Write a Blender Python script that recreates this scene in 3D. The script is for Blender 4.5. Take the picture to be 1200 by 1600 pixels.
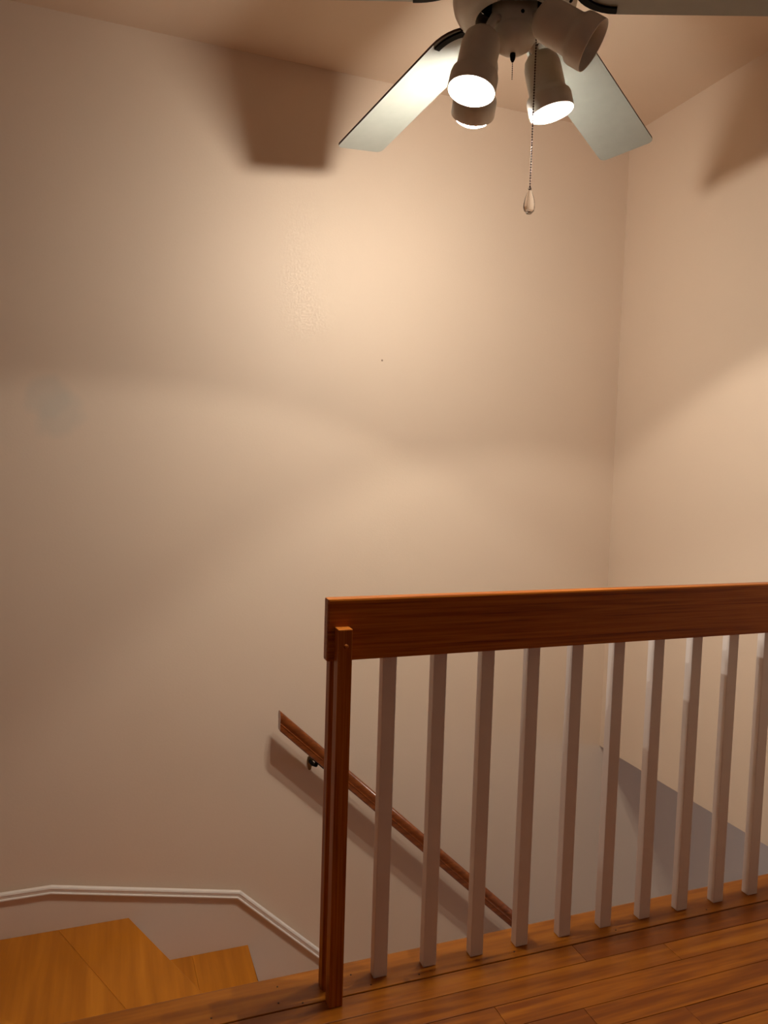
import bpy, bmesh, math, random
from mathutils import Vector, Matrix
random.seed(7)
sc = bpy.context.scene
for o in list(bpy.data.objects): bpy.data.objects.remove(o)
COL = sc.collection
V = Vector
R = math.radians

# ---------------------------------------------------------------- camera
FPX, YAW, PIT, ROL, EYE = 1160.56, 0.351181, 0.065476, 0.030308, 1.4
fw = V((math.sin(YAW)*math.cos(PIT), math.cos(YAW)*math.cos(PIT), -math.sin(PIT)))
r0 = V((math.cos(YAW), -math.sin(YAW), 0)); u0 = r0.cross(fw)
rt = r0*math.cos(ROL) + u0*math.sin(ROL); up = -r0*math.sin(ROL) + u0*math.cos(ROL)
cd = bpy.data.cameras.new('camera'); cam = bpy.data.objects.new('camera', cd); COL.objects.link(cam)
cd.sensor_fit = 'VERTICAL'; cd.sensor_height = 36; cd.sensor_width = 27
cd.lens = FPX/1600*36; cd.clip_start = .02
M = Matrix((rt, up, -fw)).transposed().to_4x4(); M.translation = (0, 0, EYE); cam.matrix_world = M
sc.camera = cam

# ---------------------------------------------------------------- light and exposure
LAMPC = (1.0, .93, .81)
w = bpy.data.worlds.new('world'); sc.world = w; w.use_nodes = True
w.node_tree.nodes['Background'].inputs[0].default_value = (.8, .85, 1, 1)
w.node_tree.nodes['Background'].inputs[1].default_value = 0.02
def area(name, loc, target, size, power, col):
    l = bpy.data.lights.new(name, 'AREA'); l.shape = 'RECTANGLE'; l.size, l.size_y = size; l.energy = power; l.color = col
    o = bpy.data.objects.new(name, l); COL.objects.link(o); o.location = loc
    o.rotation_euler = (V(target)-V(loc)).to_track_quat('-Z', 'Y').to_euler(); return o
# cool light in the room at the foot of the stairs, and an added weak fill light behind the camera
area('downstairs_cool_light', (7.42, 2.48, -1.2), (2.5, 2.48, -1.0), (.9, 1.3), 62, (.50, .70, 1))
area('hall_fill_light', (-1.2, -4.54, 1.6), (-1.2, 0, 1.6), (.9, 1.3), 5, (.9, .93, 1))
vs = sc.view_settings
vs.view_transform = 'Standard'; vs.look = 'None'; vs.gamma = 1; vs.use_curve_mapping = False; vs.exposure = 0
sc.cycles.use_denoising = True
sc.cycles.max_bounces = 8; sc.cycles.diffuse_bounces = 5
sc.cycles.sample_clamp_indirect = 6

# ---------------------------------------------------------------- helpers
def obj(name, me, mat=None, parent=None):
    if isinstance(me, bmesh.types.BMesh):
        b = me; me = bpy.data.meshes.new(name); bmesh.ops.recalc_face_normals(b, faces=b.faces[:]); b.to_mesh(me); b.free()
    if mat is not None and not me.materials:
        for m_ in (mat if isinstance(mat, (list, tuple)) else [mat]): me.materials.append(m_)
    o = bpy.data.objects.new(name, me); COL.objects.link(o); o.parent = parent; return o
def empty(name, loc, label, cat, group=None):
    o = bpy.data.objects.new(name, None); COL.objects.link(o); o.location = loc; o.empty_display_size = .05
    tag(o, label, cat, group); return o
def tag(o, label, cat, group=None):
    o['label'] = label; o['category'] = cat
    if group: o['group'] = group
    return o
def struct(o, label=None, cat=None):
    o['kind'] = 'structure'
    if label: o['label'] = label
    if cat: o['category'] = cat
    return o
def box(b, x0, x1, y0, y1, z0, z1, bev=0):
    vs_ = [b.verts.new(p) for p in ((x0,y0,z0),(x1,y0,z0),(x1,y1,z0),(x0,y1,z0),(x0,y0,z1),(x1,y0,z1),(x1,y1,z1),(x0,y1,z1))]
    fs = [b.faces.new([vs_[i] for i in f]) for f in ((3,2,1,0),(4,5,6,7),(0,1,5,4),(1,2,6,5),(2,3,7,6),(3,0,4,7))]
    if bev:
        es = list({e for f in fs for e in f.edges})
        bmesh.ops.bevel(b, geom=es, offset=bev, segments=2, profile=.6, affect='EDGES')
    return b
def boxm(*a, **k): return box(bmesh.new(), *a, **k)
def prism(b, pts, d):
    """polygon pts (3D, planar) extruded by vector d"""
    d = V(d); a = [b.verts.new(p) for p in pts]; c = [b.verts.new(V(p)+d) for p in pts]; n = len(pts)
    b.faces.new(a); b.faces.new(c[::-1])
    for i in range(n): b.faces.new((a[i], c[i], c[(i+1)%n], a[(i+1)%n]))
    return b
def frame(axis, hint=(0,0,1)):
    z = V(axis).normalized(); h = V(hint)
    if abs(z.dot(h)) > .98: h = V((1,0,0))
    x = h.cross(z).normalized(); return x, z.cross(x), z
def lathe(b, o, axis, prof, n=32, close=False, smooth=True):
    """prof: (radius, distance along axis)"""
    x, y, z = frame(axis); o = V(o); rings = []
    for r, t in prof:
        if r < 1e-6: rings.append([b.verts.new(o+z*t)])
        else: rings.append([b.verts.new(o+z*t+x*(r*math.cos(2*math.pi*i/n))+y*(r*math.sin(2*math.pi*i/n))) for i in range(n)])
    for a, c in zip(rings, rings[1:]):
        for i in range(n):
            j = (i+1) % n
            q = [a[i % len(a)], a[j % len(a)], c[j % len(c)], c[i % len(c)]]
            q2 = []
            for v_ in q:
                if v_ not in q2: q2.append(v_)
            if len(q2) > 2:
                f = b.faces.new(q2); f.smooth = smooth
    return b
def rod(b, p, q, r, n=12):
    d = V(q)-V(p); return lathe(b, p, d, [(0,0),(r,0),(r,d.length),(0,d.length)], n)
def sweep(b, pts, r, n=8):
    rings = []
    for i, p in enumerate(pts):
        t = V(pts[min(i+1, len(pts)-1)]) - V(pts[max(i-1, 0)]); x, y, z = frame(t)
        rings.append([b.verts.new(V(p)+x*r*math.cos(2*math.pi*k/n)+y*r*math.sin(2*math.pi*k/n)) for k in range(n)])
    for a, c in zip(rings, rings[1:]):
        for i in range(n): f = b.faces.new((a[i], a[(i+1)%n], c[(i+1)%n], c[i])); f.smooth = True
    b.faces.new(rings[0][::-1]); b.faces.new(rings[-1]); return b

# ---------------------------------------------------------------- materials
def nmat(name):
    m = bpy.data.materials.new(name); m.use_nodes = True; nt = m.node_tree
    return m, nt, nt.nodes['Principled BSDF']
def N(nt, t, **k):
    n = nt.nodes.new(t)
    for a, b in k.items(): setattr(n, a, b)
    return n
def ramp(nt, stops):
    n = N(nt, 'ShaderNodeValToRGB'); e = n.color_ramp.elements
    while len(e) < len(stops): e.new(.5)
    for q, (p, c) in zip(e, stops): q.position = p; q.color = (*c, 1)
    return n
def bump(nt, bs, height, strength, dist=.001):
    n = N(nt, 'ShaderNodeBump'); n.inputs['Strength'].default_value = strength; n.inputs['Distance'].default_value = dist
    nt.links.new(height, n.inputs['Height']); nt.links.new(n.outputs[0], bs.inputs['Normal'])
def paint(name, col, rough=.6, var=.04, bumps=.25, scale=90, marks=(), spec=.3):
    m, nt, bs = nmat(name); L = nt.links.new
    tc = N(nt, 'ShaderNodeTexCoord'); n1 = N(nt, 'ShaderNodeTexNoise'); n1.inputs['Scale'].default_value = 1.6; n1.inputs['Detail'].default_value = 4
    L(tc.outputs['Object'], n1.inputs['Vector'])
    c0 = tuple(c*(1-var) for c in col); c1 = tuple(min(1, c*(1+var)) for c in col)
    rp = ramp(nt, [(.3, c0), (.7, c1)]); L(n1.outputs[0], rp.inputs[0]); out = rp.outputs[0]
    for (p, rad, mc, amt, wob) in marks:            # filler patches and specks with a shape of their own
        sub = N(nt, 'ShaderNodeVectorMath', operation='SUBTRACT'); sub.inputs[1].default_value = p
        nz = N(nt, 'ShaderNodeTexNoise'); nz.inputs['Scale'].default_value = wob; L(tc.outputs['Object'], nz.inputs['Vector'])
        L(tc.outputs['Object'], sub.inputs[0]); ln = N(nt, 'ShaderNodeVectorMath', operation='LENGTH'); L(sub.outputs[0], ln.inputs[0])
        ad = N(nt, 'ShaderNodeMath', operation='MULTIPLY_ADD'); L(nz.outputs[0], ad.inputs[0]); ad.inputs[1].default_value = rad*1.1; L(ln.outputs['Value'], ad.inputs[2])
        mr = N(nt, 'ShaderNodeMapRange'); mr.inputs[1].default_value = rad*1.25; mr.inputs[2].default_value = rad*1.7; mr.inputs[3].default_value = amt; mr.inputs[4].default_value = 0
        L(ad.outputs[0], mr.inputs[0]); mx = N(nt, 'ShaderNodeMixRGB'); L(mr.outputs[0], mx.inputs[0]); L(out, mx.inputs[1]); mx.inputs[2].default_value = (*mc, 1); out = mx.outputs[0]
    L(out, bs.inputs['Base Color']); bs.inputs['Roughness'].default_value = rough; bs.inputs['Specular IOR Level'].default_value = spec
    n2 = N(nt, 'ShaderNodeTexNoise'); n2.inputs['Scale'].default_value = scale; n2.inputs['Detail'].default_value = 3; L(tc.outputs['Object'], n2.inputs['Vector'])
    bump(nt, bs, n2.outputs[0], bumps, .0015); return m
def wood(name, dark, mid, light, axis='X', rough=.35, rnd=.25, scale=1.0, coat=0.0, grain=9.0, knots=0.0, spec=.5, along=.9):
    m, nt, bs = nmat(name); L = nt.links.new
    tc = N(nt, 'ShaderNodeTexCoord'); oi = N(nt, 'ShaderNodeObjectInfo')
    mp = N(nt, 'ShaderNodeMapping'); s = {'X': (along, 14, 14), 'Y': (14, along, 14), 'Z': (14, 14, along)}[axis]
    mp.inputs['Scale'].default_value = tuple(q*scale for q in s)
    cb = N(nt, 'ShaderNodeCombineXYZ'); mu = N(nt, 'ShaderNodeMath', operation='MULTIPLY'); L(oi.outputs['Random'], mu.inputs[0]); mu.inputs[1].default_value = 40
    for i in range(3): L(mu.outputs[0], cb.inputs[i])
    L(tc.outputs['Object'], mp.inputs['Vector']); L(cb.outputs[0], mp.inputs['Location'])
    n0 = N(nt, 'ShaderNodeTexNoise'); n0.inputs['Scale'].default_value = 1.1; n0.inputs['Detail'].default_value = 3; n0.inputs['Distortion'].default_value = .6; L(mp.outputs[0], n0.inputs['Vector'])
    wv = N(nt, 'ShaderNodeMath', operation='MULTIPLY'); L(n0.outputs[0], wv.inputs[0]); wv.inputs[1].default_value = grain
    sn = N(nt, 'ShaderNodeMath', operation='SINE'); L(wv.outputs[0], sn.inputs[0])
    n1 = N(nt, 'ShaderNodeTexNoise'); n1.inputs['Scale'].default_value = 4; n1.inputs['Detail'].default_value = 6; L(mp.outputs[0], n1.inputs['Vector'])
    a1 = N(nt, 'ShaderNodeMath', operation='MULTIPLY_ADD'); L(sn.outputs[0], a1.inputs[0]); a1.inputs[1].default_value = .16; L(n1.outputs[0], a1.inputs[2])
    a2 = N(nt, 'ShaderNodeMath', operation='MULTIPLY_ADD'); L(oi.outputs['Random'], a2.inputs[0]); a2.inputs[1].default_value = rnd; L(a1.outputs[0], a2.inputs[2])
    a3 = N(nt, 'ShaderNodeMath', operation='SUBTRACT'); L(a2.outputs[0], a3.inputs[0]); a3.inputs[1].default_value = rnd/2
    rp = ramp(nt, [(.22, dark), (.5, mid), (.78, light)]); L(a3.outputs[0], rp.inputs[0]); out = rp.outputs[0]
    if knots:
        vo = N(nt, 'ShaderNodeTexVoronoi'); vo.inputs['Scale'].default_value = knots; L(tc.outputs['Object'], vo.inputs['Vector'])
        mr = N(nt, 'ShaderNodeMapRange'); mr.inputs[1].default_value = .012; mr.inputs[2].default_value = .05; mr.inputs[3].default_value = .75; mr.inputs[4].default_value = 0
        L(vo.outputs['Distance'], mr.inputs[0]); mx = N(nt, 'ShaderNodeMixRGB'); L(mr.outputs[0], mx.inputs[0]); L(out, mx.inputs[1]); mx.inputs[2].default_value = (*[c*.45 for c in dark], 1); out = mx.outputs[0]
    L(out, bs.inputs['Base Color']); bs.inputs['Roughness'].default_value = rough; bs.inputs['Coat Weight'].default_value = coat; bs.inputs['Coat Roughness'].default_value = .2; bs.inputs['Specular IOR Level'].default_value = spec
    bump(nt, bs, n1.outputs[0], .08, .001); return m
def plain(name, col, rough=.4, metal=0, var=.06, spec=.5):
    m, nt, bs = nmat(name); L = nt.links.new
    tc = N(nt, 'ShaderNodeTexCoord'); n = N(nt, 'ShaderNodeTexNoise'); n.inputs['Scale'].default_value = 30; L(tc.outputs['Object'], n.inputs['Vector'])
    rp = ramp(nt, [(.3, tuple(c*(1-var) for c in col)), (.7, tuple(min(1, c*(1+var)) for c in col))]); L(n.outputs[0], rp.inputs[0]); L(rp.outputs[0], bs.inputs['Base Color'])
    bs.inputs['Roughness'].default_value = rough; bs.inputs['Metallic'].default_value = metal; bs.inputs['Specular IOR Level'].default_value = spec; return m
DW, XR, ZC, ZRB = 3.0762, 2.3314, 3.010, .002  # wall, stair and handrail coordinates were scaled about the camera to this depth
WALLC = (.76, .61, .475)
m_wall = paint('wall_paint', WALLC, .55, .02, .18, 120, marks=[((-.235, DW, 1.61), .080, (.60, .545, .46), .45, 9), ((-.185, DW, 1.545), .090, (.60, .545, .46), .45, 9), ((1.097, DW, 1.846), .0045, (.25,.16,.1), .9, 2)])
m_ceil = paint('ceiling_paint', WALLC, .7, .02, .18, 120)
m_skirt = paint('skirt_paint', (.74, .62, .51), .5, .03, .15, 60)
m_trim = paint('trim_paint', (.80, .72, .64), .4, .03, .2, 70)
m_white = paint('baluster_paint', (.78, .71, .67), .4, .04, .1, 40)
m_floor = wood('floor_maple', (.165, .038, .0015), (.285, .080, .003), (.37, .118, .006), 'X', .36, .34, 1, .06, 10, 2.2, spec=.3)
m_nose = wood('nosing_maple', (.23, .064, .003), (.32, .098, .005), (.39, .134, .009), 'X', .36, .1, 1, .06, 10, 3.5, spec=.3)
m_tread = wood('tread_maple', (.42, .135, .006), (.53, .18, .010), (.62, .225, .016), 'Y', .38, .12, .5, .06, 9, 2.6, spec=.3)
m_oak = wood('stained_oak', (.19, .037, .003), (.34, .086, .006), (.44, .13, .012), 'X', .42, .05, 3.4, .1, 16, spec=.2, along=.3)
m_oakz = wood('stained_oak_upright', (.20, .042, .004), (.35, .095, .009), (.46, .145, .018), 'Z', .42, .1, 3.4, .05, 16, spec=.2, along=.3)
m_hand = wood('handrail_wood', (.17, .04, .009), (.27, .07, .015), (.36, .11, .028), 'X', .28, .05, 1.4, .4, 10)
m_riser = paint('riser_paint', (.62, .52, .43), .5, .03, .1, 50)
m_fan = plain('fan_cream', (.66, .63, .55), .3, 0, .03)
m_blade = plain('blade_white', (.33, .345, .31), .35, 0, .03)
m_bladeedge = plain('blade_edge_brown', (.06, .025, .015), .45)
m_iron = plain('iron_black', (.004, .0035, .0035), .6, 0, .06, .1)
m_brass = plain('old_brass', (.30, .20, .09), .35, .9)
m_bead = plain('chain_dark', (.05, .03, .025), .3, .8)
m_dark = plain('subfloor_dark', (.05, .03, .02), .8)
m_nail = plain('nail_hole', (.03, .012, .005), .8)
m_bulboff = plain('bulb_off', (.14, .12, .11), .5)
m_pane = plain('window_pane', (.10, .12, .15), .08)
m_lower = paint('lower_floor', (.30, .16, .07), .5, .1, .1, 20)
m_crys, nt_, b_ = nmat('crystal'); b_.inputs['Transmission Weight'].default_value = 1; b_.inputs['Roughness'].default_value = .02; b_.inputs['IOR'].default_value = 1.5; b_.inputs['Base Color'].default_value = (1, .97, .94, 1)
def bulb_mat(power):
    m, nt, bs = nmat('bulb_lens'); bs.inputs['Emission Color'].default_value = (*LAMPC, 1); bs.inputs['Emission Strength'].default_value = power
    n = N(nt, 'ShaderNodeTexNoise'); n.inputs['Scale'].default_value = 60; rp = ramp(nt, [(0, (.78, .78, .76)), (1, (.84, .84, .82))]); nt.links.new(n.outputs[0], rp.inputs[0]); nt.links.new(rp.outputs[0], bs.inputs['Base Color']); return m

# ================================================================ the setting
X0, Y0, ZL, XL = -2.6, -4.6, -2.5, 7.5      # west and south walls of the landing, lower floor, east end downstairs
YN, YJ = 1.905, 1.772                       # stairwell edge of the nosing board, joint to the floorboards
T = .12
struct(obj('wall_back', prism(bmesh.new(), [(X0,DW,ZL),(XL,DW,ZL),(XL,DW,ZRB),(XR,DW,ZRB),(XR,DW,ZC),(X0,DW,ZC)], (0,T,0)), m_wall), 'tall peach beige painted wall behind the open stairwell', 'wall')
b = bmesh.new()
prism(b, [(XR,DW,ZRB),(XR,DW,ZC),(XR,Y0,ZC),(XR,Y0,-.3),(XR,1.76,-.3),(XR,1.76,ZRB)], (T,0,0))
struct(obj('wall_right', b, m_wall), 'beige side wall whose bottom edge hangs over the stairwell', 'wall')
struct(obj('wall_left', boxm(X0-T, X0, Y0, DW, ZL, ZC), m_wall), 'beige wall closing the landing on the left', 'wall')
struct(obj('wall_front', boxm(X0-T, XR+T, Y0-T, Y0, -.3, ZC), m_wall), 'beige wall behind the camera', 'wall')
struct(obj('ceiling', boxm(X0-T, XR+T, Y0-T, DW+T, ZC, ZC+T), m_ceil), 'flat beige painted ceiling above the fan', 'ceiling')
struct(obj('wall_stairwell', boxm(X0, XL, YN-.14, YN-.03, ZL, -.03), m_wall), 'beige wall under the landing edge beside the stairs', 'wall')
struct(obj('wall_lower_end', boxm(XL, XL+T, 1.66, DW+T, ZL, ZRB+T), m_wall), 'beige end wall of the lower hall', 'wall')
struct(obj('ceiling_lower', boxm(XR+T, XL, 1.70, DW, ZRB, ZRB+T), m_ceil), 'ceiling of the lower hall beyond the hanging wall', 'ceiling')
struct(obj('wall_lower_front', boxm(XR+T, XL, 1.66, 1.755, -.031, ZRB), m_wall), 'beige strip of wall over the lower hall', 'wall')
struct(obj('floor_lower', boxm(X0-T, XL+T, YN-.14, DW+T, ZL-T, ZL), m_lower), 'brown floor at the foot of the stairs', 'floor')

# two invented windows put in to go with the area lights, behind the camera and at the end of the lower hall
def window(name, c, ax, w_, h_, lab):
    b = bmesh.new(); u = V((1,0,0)) if ax == 'y' else V((0,1,0)); d = V((0,1,0)) if ax == 'y' else V((1,0,0)); c = V(c)
    def bar(u0, u1, z0, z1, dd):
        p = [c+u*u0+V((0,0,z0)), c+u*u1+V((0,0,z0)), c+u*u1+V((0,0,z1)), c+u*u0+V((0,0,z1))]; prism(b, p, d*dd)
    t = .06; sg = 1 if ax == 'y' else -1
    for a in ((-w_/2-t, -w_/2, -h_/2-t, h_/2+t), (w_/2, w_/2+t, -h_/2-t, h_/2+t), (-w_/2, w_/2, h_/2, h_/2+t), (-w_/2, w_/2, -h_/2-t, -h_/2), (-w_/2, w_/2, -.02, .02)): bar(*a, .03*sg)
    o = struct(obj(name, b, m_trim), lab, 'added window')
    b2 = bmesh.new(); p = [c+u*(-w_/2)+V((0,0,-h_/2)), c+u*(w_/2)+V((0,0,-h_/2)), c+u*(w_/2)+V((0,0,h_/2)), c+u*(-w_/2)+V((0,0,h_/2))]; prism(b2, p, d*.006*sg); obj('pane', b2, m_pane, o)
window('added_window_1', (-1.2, Y0+.001, 1.6), 'y', .9, 1.3, 'invented white framed window behind the camera')
window('added_window_2', (XL-.001, 2.48, -1.2), 'x', .9, 1.3, 'invented white framed window at the end of the lower hall')

# landing floor: subfloor with every strip a board of its own
fl = struct(obj('floor', boxm(X0-T, XR, -2.6, YN-.03, -.30, -.02), m_dark), 'honey coloured maple strip floor of the landing', 'floor')
struct(obj('floor_hall', boxm(X0-T, XR, Y0-T, -2.6, -.30, 0), m_floor), 'maple floor of the hall behind the camera', 'floor')
PW = .0765
known = {0: [.15, 1.279, 2.6], 1: [-.6, .35, 1.548], 2: [-.2, .94, 1.86], 3: [.5, 1.16], 4: [-.1, 1.42], 5: [.2, .98, 1.9]}
nrow = int((YJ+2.6)/PW)
for i in range(nrow):
    y1 = YJ - i*PW - (.0018 if i == 0 else .0008); y0 = YJ-(i+1)*PW + .0008
    if i in known: cuts = [q for q in known[i] if q < XR-.05]; cuts = [cuts[0]-1.25] + cuts
    else:
        cuts = [X0 + .35 + random.random()*.8]
        while cuts[-1] < XR-.9: cuts.append(cuts[-1] + .7 + random.random()*.8)
    cuts = [X0] + [c for c in cuts if X0+.1 < c < XR-.1] + [XR]
    for a, c in zip(cuts, cuts[1:]):
        mx = (a+c)/2
        o = obj('floorboard', boxm(a+.0005-mx, c-.0005-mx, y0-(y0+y1)/2, y1-(y0+y1)/2, -.0195, random.uniform(-.0006, 0), bev=.0012), m_floor, fl); o.location = (mx, (y0+y1)/2, 0)
# rounded nosing board along the stairwell
b = bmesh.new(); pr = [(YJ+.0016, -.03), (YJ+.0016, -.001), (YJ+.0028, .0006)]
for k in range(9):
    a = math.pi/2 - math.pi*k/8; pr.append((YN-.014+.014*math.cos(a), -.0135+.014*math.sin(a)))
prism(b, [(X0, y, z) for y, z in pr], (XR-X0, 0, 0))
nb = obj('nosing_board', b, m_nose, fl)
for (x, y) in ((.62,1.845),(.66,1.792),(.80,1.79),(1.10,1.795),(.41,1.80),(.47,1.782),(1.45,1.79),(1.8,1.79),(.42,1.86),(.24,1.80)):
    o = obj('nail_hole', lathe(bmesh.new(), (0,0,0), (0,0,1), [(0,0),(.0026,0),(.0026,.0004),(0,.0004)], 8), m_nail, nb); o.location = (x, y, .0005)

# stepped skirt on the back wall with its white moulding
TT = [(X0, -.2862), (-.2158, -.2862), (.5221, -.4369)]
sl = -.935; xe = 2.7; TT.append((xe, -.4369+sl*(xe-.5221)))
b = bmesh.new(); yb = DW-.010
prism(b, [(x, yb, z-.010) for x, z in TT] + [(xe, yb, TT[-1][1]-.60), (.5221, yb, -.4369-.70), (X0, yb, -.9)], (0, .010, 0))
sk = struct(obj('baseboard_back', b, m_skirt), 'pale grey beige skirt board stepping down beside the stairs', 'baseboard')
prof = [(0, .0), (-.004, .0), (-.010, -.003), (-.012, -.008), (-.0105, -.013), (-.0095, -.020), (-.0125, -.0215), (-.0135, -.024), (-.0125, -.0275), (0, -.0285)]
def offset_pts(dz):      # profile kept perpendicular to each run, mitred at the corners
    out = []
    for i, (x, z) in enumerate(TT):
        ds = []
        for j in (i-1, i):
            if 0 <= j < len(TT)-1: ds.append((V((TT[j+1][0]-TT[j][0], TT[j+1][1]-TT[j][1]))).normalized())
        nrm = [V((-d.y, d.x)) for d in ds]; nn = sum(nrm, V((0,0))).normalized(); k = 1/max(.3, nn.dot(nrm[0]))
        out.append((x+nn.x*dz*k, z+nn.y*dz*k))
    return out
cols = [(dy*1.12, offset_pts(dz*1.12)) for dy, dz in prof]
for s in range(len(TT)-1):
    b = bmesh.new(); A = [b.verts.new((c[s][0], yb+dy, c[s][1])) for dy, c in cols]; B = [b.verts.new((c[s+1][0], yb+dy, c[s+1][1])) for dy, c in cols]
    n = len(A)
    for k in range(n): b.faces.new((A[k], A[(k+1)%n], B[(k+1)%n], B[k]))
    b.faces.new(A); b.faces.new(B[::-1]); obj('moulding', b, m_trim, sk)

# ================================================================ staircase
st = empty('staircase', (.5, 2.33, ZL), 'winding staircase with honey coloured wooden treads below the landing', 'staircase')
def part(o): o.parent = st; o.matrix_parent_inverse = Matrix.Translation(-V(st.location)); return o
YA, YB_, TH = YN-.0285, DW-.0105, .03
def tread_poly(pts, z, boards=None):
    b = bmesh.new(); prism(b, [(x, y, z-TH) for x, y in pts], (0,0,TH))
    es = [e for e in b.edges if abs(e.verts[0].co.z-z) < 1e-5 and abs(e.verts[1].co.z-z) < 1e-5]
    bmesh.ops.bevel(b, geom=es, offset=.0012, segments=1, affect='EDGES'); return part(obj('tread', b, m_tread))
def riser_poly(p, q, z0, z1, back):
    d = V((q[0]-p[0], q[1]-p[1], 0)); n = V((-d.y, d.x, 0)).normalized()*back
    return part(obj('riser', prism(bmesh.new(), [(p[0]+n.x*.02, p[1]+n.y*.02, z0), (q[0]+n.x*.02, q[1]+n.y*.02, z0), (q[0]+n.x*.02, q[1]+n.y*.02, z1), (p[0]+n.x*.02, p[1]+n.y*.02, z1)], n*.015), m_riser))
# first winder, only its nose shows at the left edge; then two glued boards, then the straight flight
z1 = -.237; zu = -.474; zl = -.687
tread_poly([(X0+.002, YA), (.286, YA), (-1.387, YB_), (X0+.002, YB_)], z1)
riser_poly((.23, YA+.035), (-1.37, YB_), zu, z1-TH, 1)
nx = lambda y: .0671 + (y-3.0757)*(.2974-.0671)/(2.5613-3.0757)
mid = lambda y: nx(y) - .265 + (3.0757-y)*.02
tread_poly([(-.9, YA), (mid(YA), YA), (mid(YB_), YB_), (-1.45, YB_)], zu)
tread_poly([(mid(YA)+.0003, YA), (nx(YA), YA), (nx(YB_), YB_), (mid(YB_)+.0003, YB_)], zu)
riser_poly((nx(YA+.03), YA+.03), (nx(YB_), YB_), zl, zu-TH, 1)
yj = 3.0757 - (.345+.03-.0671)/.4477
tread_poly([(.345, yj), (.325, YB_), (nx(YB_)-.03, YB_)], zl)
tread_poly([(.3453, yj), (nx(YA)-.03, YA), (.559, YA), (.559, YB_), (.3253, YB_)], zl)
rise, run = .2135, .228
z = zl; x = .559; k = 0
while z - rise > ZL + .05:
    riser_poly((x, YA), (x, YB_), z-rise, z-TH, 1)
    z -= rise
    tread_poly([(x-.035, YA), (x+run, YA), (x+run, YB_), (x-.035, YB_)], z); x += run
riser_poly((x, YA), (x, YB_), ZL, z-TH, 1)

# ================================================================ guard rail
g = empty('stair_railing', (1.3, 1.82, 0), 'wooden guard rail with dark oak top plank and white balusters on the landing edge', 'railing')
def gpart(o): o.parent = g; o.matrix_parent_inverse = Matrix.Translation(-V(g.location)); return o
YF, YB2 = 1.7755, 1.8105; ZT, ZB = 1.0557, .8959           # plank clamped between the two posts, balusters behind it
b = boxm(.5090, XR, YF, YB2, ZB, ZT, bev=.005); gpart(obj('top_plank', b, m_oak))
pf_ = gpart(obj('post', boxm(.5275, .5650, 1.7400, YF, .0005, .985, bev=.0025), m_oakz))
gpart(obj('post', boxm(.5275, .5650, YB2, YB2+.033, .0012, .985, bev=.0025), m_oakz))
gpart(obj('screw_plug', lathe(bmesh.new(), (.548, 1.7402, .942), (0,-1,0), [(.0062,-.001),(.0062,.001),(.0045,.0028),(0,.0033)], 14), m_oakz))
proto = None
for i in range(10):
    x = .6738 + i*.14673
    if proto is None:
        proto = boxm(-.0, .0395, 0, .0285, .0012, 1.0, bev=.0022); me = bpy.data.meshes.new('baluster'); proto.to_mesh(me); proto.free()
    o = obj('baluster', me, m_white); o.location = (x, YB2+.0002, 0); gpart(o)

# ================================================================ wall handrail
hr = empty('wall_handrail', (.66, 2.97, .3), 'sloping reddish wooden handrail on dark metal brackets along the back wall', 'handrail')
def hpart(o): o.parent = hr; o.matrix_parent_inverse = Matrix.Translation(-V(hr.location)); return o
hs = -.964/1.031; HX0, HX1, HYC, KH = .6585, 2.75, DW-.088, 1.10
hz = lambda x: .315 + hs*(x-.6585)
b = bmesh.new(); hp = []
for a in range(-40, 221, 20): hp.append((.0225*math.cos(R(a)), .012+.0200*math.sin(R(a))))
hp += [(-.0215, -.004), (-.019, -.008), (-.019, -.022), (-.014, -.027), (.014, -.027), (.019, -.022), (.019, -.008), (.0215, -.004)]
kk = math.sqrt(1+hs*hs)
A = [b.verts.new((HX0, HYC+y*KH, hz(HX0)+zz*kk*.94*KH)) for y, zz in hp]; B = [b.verts.new((HX1, HYC+y*KH, hz(HX1)+zz*kk*.94*KH)) for y, zz in hp]
n = len(hp)
for k in range(n): b.faces.new((A[k], B[k], B[(k+1)%n], A[(k+1)%n])).smooth = k < 13
b.faces.new(A); b.faces.new(B[::-1]); hpart(obj('rail', b, m_hand))
for bx in (.822, 1.98, 2.65):
    zc_ = hz(bx) - .046
    b = bmesh.new(); pts = [(bx-.015, DW-.001, zc_+.000), (bx+.004, DW-.001, zc_+.002), (bx+.008, DW-.001, zc_-.02), (bx-.001, DW-.001, zc_-.062), (bx-.012, DW-.001, zc_-.062), (bx-.019, DW-.001, zc_-.015)]
    prism(b, pts, (0, -.008, 0)); bmesh.ops.bevel(b, geom=b.edges[:], offset=.002, segments=2, affect='EDGES')
    br = hpart(obj('bracket', b, m_brass))
    c = bmesh.new(); sweep(c, [(bx-.006, DW-.006, zc_-.022), (bx-.003, DW-.045, zc_-.021), (bx+.001, DW-.080, zc_-.012), (bx+.002, HYC, zc_+.002)], .0085, 8)
    prism(c, [(bx-.022, HYC-.012, hz(bx-.022)-.0435), (bx+.03, HYC-.012, hz(bx+.03)-.0435), (bx+.03, HYC+.012, hz(bx+.03)-.0435), (bx-.022, HYC+.012, hz(bx-.022)-.0435)], (0,0,.004))
    arm = obj('bracket_arm', c, m_iron, br)

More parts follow.
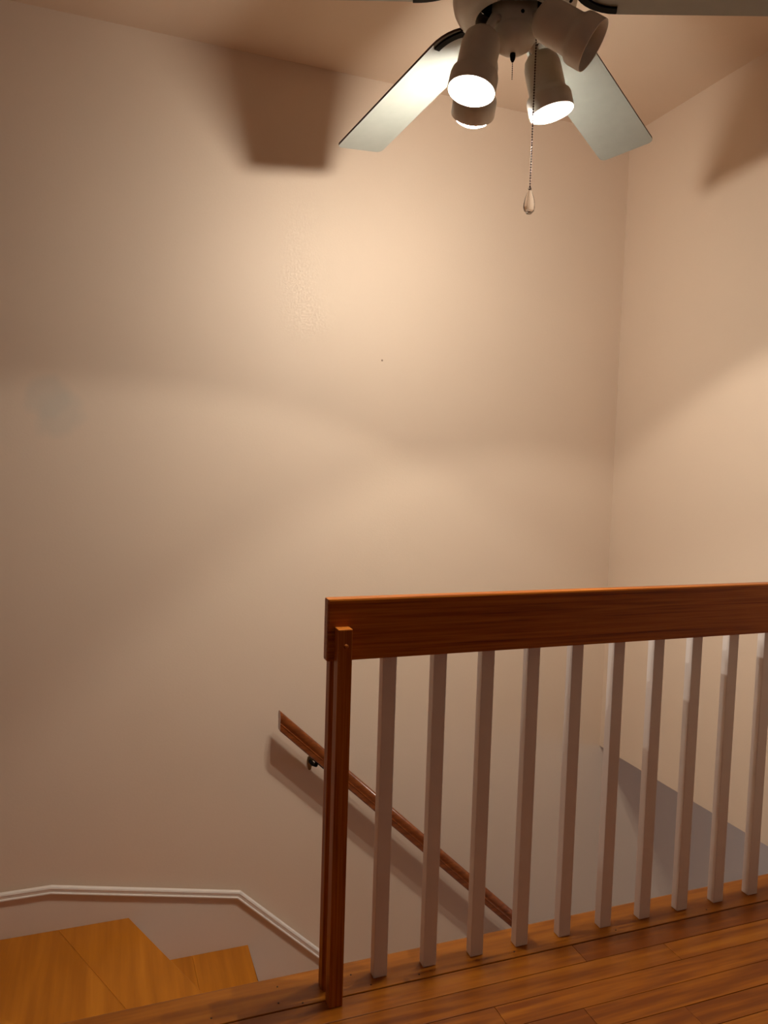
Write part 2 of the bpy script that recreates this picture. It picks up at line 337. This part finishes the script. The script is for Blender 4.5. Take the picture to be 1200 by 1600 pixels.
# ================================================================ ceiling fan
HX, HY, HZ = .8064, 1.4796, 2.4220
FS = 1.207; FAN = V((.9733, 1.7859, 2.6336))      # size and place of the fan, scaled about the camera; parts are drawn about (HX, HY, HZ)
W = lambda p: FAN + (V(p)-V((HX, HY, HZ)))*FS
fan = empty('ceiling_fan', FAN, 'white five blade ceiling fan with four adjustable spotlights hanging from the ceiling', 'ceiling fan')
fan.scale = (FS, FS, FS)
def fpart(o, p=None):
    o.parent = p or fan
    if p is None: o.matrix_parent_inverse = Matrix.Translation((-HX, -HY, -HZ))
    return o
def sub(o, p): o.parent = p; o.matrix_parent_inverse = Matrix.Identity(4); return o
H3 = V((HX, HY, 0)); UP = (0, 0, 1)
fpart(obj('canopy', lathe(bmesh.new(), H3, UP, [(0,2.615),(.03,2.615),(.055,2.64),(.072,2.68),(.075,2.7332),(0,2.7332)], 40), m_fan))
fpart(obj('downrod', lathe(bmesh.new(), H3, UP, [(0,2.55),(.0135,2.55),(.0135,2.65),(0,2.65)], 20), m_fan))
fpart(obj('motor_housing', lathe(bmesh.new(), H3, UP, [(0,2.445),(.10,2.445),(.135,2.455),(.142,2.475),(.142,2.52),(.125,2.548),(.07,2.567),(.03,2.585),(0,2.585)], 48), m_fan))
fpart(obj('flywheel', lathe(bmesh.new(), H3, UP, [(0,2.412),(.078,2.412),(.082,2.418),(.082,2.444),(0,2.444)], 40), m_iron))
bw = fpart(obj('lower_bowl', lathe(bmesh.new(), H3, UP, [(.083,2.357),(.098,2.3575),(.112,2.362),(.123,2.371),(.130,2.384),(.133,2.399),(.129,2.404),(.10,2.404),(.083,2.404),(.083,2.357)], 56), m_fan))
for a in range(6):
    an = R(a*60+12); p_ = H3 + V((.122*math.cos(an), .122*math.sin(an), 2.3705)); nn = V((math.cos(an)*.75, math.sin(an)*.75, -.66))
    s_ = fpart(obj('screw', lathe(bmesh.new(), p_, nn, [(.0045,-.002),(.0045,.0015),(.003,.0028),(0,.003)], 12), m_iron)); sub(s_, bw)
fpart(obj('neck_plate', lathe(bmesh.new(), H3, UP, [(0,2.4035),(.082,2.4035),(.0825,2.411),(0,2.411)], 40), m_iron))
kit = fpart(obj('light_kit', lathe(bmesh.new(), H3, UP, [(0,2.291),(.012,2.2915),(.026,2.2955),(.038,2.304),(.0455,2.316),(.0485,2.331),(.0488,2.336),(.0475,2.3385),(.0485,2.341),(.0485,2.403),(0,2.403)], 48), m_fan))
for an in (R(262), R(20), R(140)):
    p_ = H3 + V((.0483*math.cos(an), .0483*math.sin(an), 2.352))
    s_ = fpart(obj('screw', lathe(bmesh.new(), p_, (math.cos(an), math.sin(an), 0), [(.004,-.001),(.004,.0015),(.0025,.0026),(0,.0028)], 12), m_iron)); sub(s_, kit)
DROOP, PITB, TH0 = .18334, -.15482, 1.79243
RB, WT, WI = .660, .1503, .1394
def bframe(k):
    th = TH0 + k*R(72); DRP = DROOP - (R(1.6) if k == 1 else 0)      # one blade tilted up to clear the top edge of the image
    e = V((math.cos(th)*math.cos(DRP), math.sin(th)*math.cos(DRP), -math.sin(DRP))); s0 = V((-math.sin(th), math.cos(th), 0)); n0 = e.cross(s0)
    s = s0*math.cos(PITB)+n0*math.sin(PITB); return V((HX,HY,HZ)), e, s, e.cross(s)
def half(r): return (WI + (WT-WI)*(r-.2)/(RB-.2))/2
out = []
ri, rs = .128, .215                     # inner end is an arc from r=.215 in to r=.128
for k in range(0, 17):
    a = math.pi/2 + math.pi*k/16; out.append((rs - (rs-ri)*abs(math.cos(a))**.9 if k not in (0,16) else rs, half(rs)*math.sin(a)))
cr = .016
def corner(sx):
    pts = []
    for k in range(6):
        a = R(90*k/5); pts.append((RB-cr+cr*math.sin(a), sx*(half(RB)-cr+cr*math.cos(a))))
    return pts
out = out + corner(-1) + corner(1)[::-1]
BT = .0055
for k in range(5):
    c, e, s, n = bframe(k)
    if n.z < 0: n = -n
    b = bmesh.new()
    lo = [b.verts.new(c+e*r+s*o) for r, o in out]; hi = [b.verts.new(c+e*r+s*o+n*BT) for r, o in out]
    f = b.faces.new(lo); f.material_index = 0
    b.faces.new(hi[::-1]).material_index = 1
    for i in range(len(out)): b.faces.new((lo[i], lo[(i+1)%len(out)], hi[(i+1)%len(out)], hi[i])).material_index = 1
    bl = fpart(obj('blade', b, [m_blade, m_bladeedge]))
    # black iron: neck from the flywheel and a crescent hugging the inner end of the blade
    b = bmesh.new(); P = lambda r, o, h: c+e*r+s*o+n*h
    NS = 20; rows = []
    for i in range(NS+1):
        a = R(98) * (i/NS*2-1)                # angle about the inner end
        ca, sa = math.cos(a), math.sin(a)
        ro, wo = rs-.004-(rs-ri-.005)*max(ca, -.12 if False else ca if ca > 0 else ca*.1), half(rs)-.007
        rI, wI = ro+.017*max(ca, 0)+.002, wo-.016
        rows.append([b.verts.new(P(ro, wo*sa, -.0002)), b.verts.new(P(ro, wo*sa, -.005)), b.verts.new(P(rI, wI*sa, -.005)), b.verts.new(P(rI, wI*sa, -.0002))])
    for A_, B_ in zip(rows, rows[1:]):
        for j in range(4): b.faces.new((A_[j], A_[(j+1)%4], B_[(j+1)%4], B_[j]))
    b.faces.new(rows[0]); b.faces.new(rows[-1][::-1])
    nk = [(.060, .020), (.10, .014), (.135, .022)]
    vv = []
    for r, hw in nk:
        base = c + V((e.x, e.y, 0)).normalized()*r; zc = {.060: 2.4085, .10: 2.4075}.get(r, None)
        for sg in (1, -1):
            q = (V((base.x, base.y, zc)) + s*hw*sg) if zc else P(r, hw*sg, -.005)
            vv.append((q, q + V((0,0,.0045))))
    bv = [[b.verts.new(p_) for p_ in pr_] for pr_ in vv]
    for i in range(2):
        a0, a1, c0, c1 = bv[2*i], bv[2*i+1], bv[2*i+2], bv[2*i+3]
        b.faces.new((a0[0], a1[0], c1[0], c0[0])); b.faces.new((a0[1], c0[1], c1[1], a1[1])); b.faces.new((a0[0], c0[0], c0[1], a0[1])); b.faces.new((a1[0], a1[1], c1[1], c1[0]))
    b.faces.new((bv[0][0], bv[0][1], bv[1][1], bv[1][0])); b.faces.new((bv[4][0], bv[5][0], bv[5][1], bv[4][1]))
    fpart(obj('blade_iron', b, m_iron), bl)
# spotlights on knuckles round the light kit
def spot(mouth, axis, lens_power, watts, recess, knuckle, dome):
    mouth, a = V(mouth), V(axis).normalized(); Ln = .138
    top = mouth - a*Ln
    prof = [(0,0), (.016,.0015), (.028,.007), (.0365,.017), (.0405,.032), (.0412,.045), (.0415,.088), (.0425,.092), (.049,.100), (.0505,.106), (.0508,Ln-.001), (.0503,Ln), (.0488,Ln), (.0485,.110), (.040,.092), (.039,.045), (.030,.012), (0,.005)]
    body = fpart(obj('spotlight', lathe(bmesh.new(), top, a, prof, 48), m_fan))
    rl = .0455; cl = mouth - a*recess
    lens = [(.033, -.034), (.0445, -.006), (rl, 0)] + [(rl*math.cos(R(t)), dome*math.sin(R(t))) for t in range(15, 90, 15)] + [(0, dome)]
    lm = obj('bulb', lathe(bmesh.new(), cl, a, lens, 40), bulb_mat(lens_power) if lens_power else m_bulboff); sub(lm, body)
    if watts:                                  # the small bright chip in the middle of the lens, shaded by the rim of the cup
        ld = bpy.data.lights.new('bulb_light', 'AREA'); ld.shape = 'DISK'; ld.size = .013; ld.energy = watts; ld.color = LAMPC
        lo_ = bpy.data.objects.new('bulb_light', ld); COL.objects.link(lo_); lo_.location = W(cl + a*(dome+.0012)); lo_.rotation_euler = (-a).to_track_quat('Z', 'Y').to_euler()
    kp = H3 + V(knuckle); tgt = top + a*.030
    d = (tgt-kp); rad = V((kp.x-HX, kp.y-HY, 0)).normalized()
    b = bmesh.new(); sweep(b, [kp - rad*.006, kp + rad*.012, kp + rad*.012 + (tgt-kp-rad*.012)*.5, tgt - d.normalized()*.0], .0095, 12)
    kn = obj('knuckle', b, m_fan); sub(kn, body)
    return body
F2 = V((math.sin(YAW), math.cos(YAW), 0)); R2 = V((math.cos(YAW), -math.sin(YAW), 0))
def kpos(f, r, z): return tuple((F2*f + R2*r).normalized()*.047 + V((0,0,z)))
spot((.696, 1.449, 2.177), (-.211, -.083, -.974), 14, 10.8, .0255, kpos(-.6, -.8, 2.346), .001)
spot((.930, 1.513, 2.203), (.221, -.103, -.970), 14, 13.0, .0345, kpos(.7, .7, 2.340), .001)
spot((.785, 1.622, 2.219), (.24, .76, -.60), 490, 0, .002, kpos(.7, -.7, 2.335), .024)
spot((.907, 1.329, 2.254), (.690, -.475, -.546), 0, 0, .030, kpos(-.6, .8, 2.352), .008)
# pull chains
def chain(p, q, pitch, r):
    b = bmesh.new(); p, q = V(p), V(q); L_ = (q-p).length; n = max(2, int(L_/pitch))
    for i in range(n+1):
        bmesh.ops.create_icosphere(b, subdivisions=1, radius=r, matrix=Matrix.Translation(p+(q-p)*i/n))
    rod(b, p, q, r*.35, 5); return b
lg = fpart(obj('pull_chain', chain((.834, 1.4304, 2.318), (.8338, 1.4305, 1.994), 0.0056, .0021), m_bead))
cx = (.8337, 1.4305, 1.967)
cr_ = obj('crystal_pendant', lathe(bmesh.new(), cx, UP, [(0,-.026),(.006,-.0245),(.0108,-.019),(.0128,-.012),(.0122,-.003),(.0095,.008),(.0055,.019),(.0025,.025),(0,.0262)], 14, smooth=False), m_crys); sub(cr_, lg)
b = bmesh.new(); ring = [(cx[0]+.0035*math.cos(t), cx[1], cx[2]+.0275+.0035*math.sin(t)) for t in [i*math.pi/6 for i in range(13)]]; sweep(b, ring, .0008, 6)
h_ = obj('hook', b, m_bead); sub(h_, lg)
b = lathe(bmesh.new(), H3+V((0,0,2.2905)), (0,0,-1), [(0,-.004),(.0055,-.004),(.0062,.004),(.005,.012),(.0025,.017),(0,.018)], 16)
fn = fpart(obj('switch_nipple', b, m_iron))
sc_ = obj('pull_chain', chain((HX, HY, 2.274), (HX+.0005, HY, 2.238), .0045, .0014), m_bead); sub(sc_, fn)
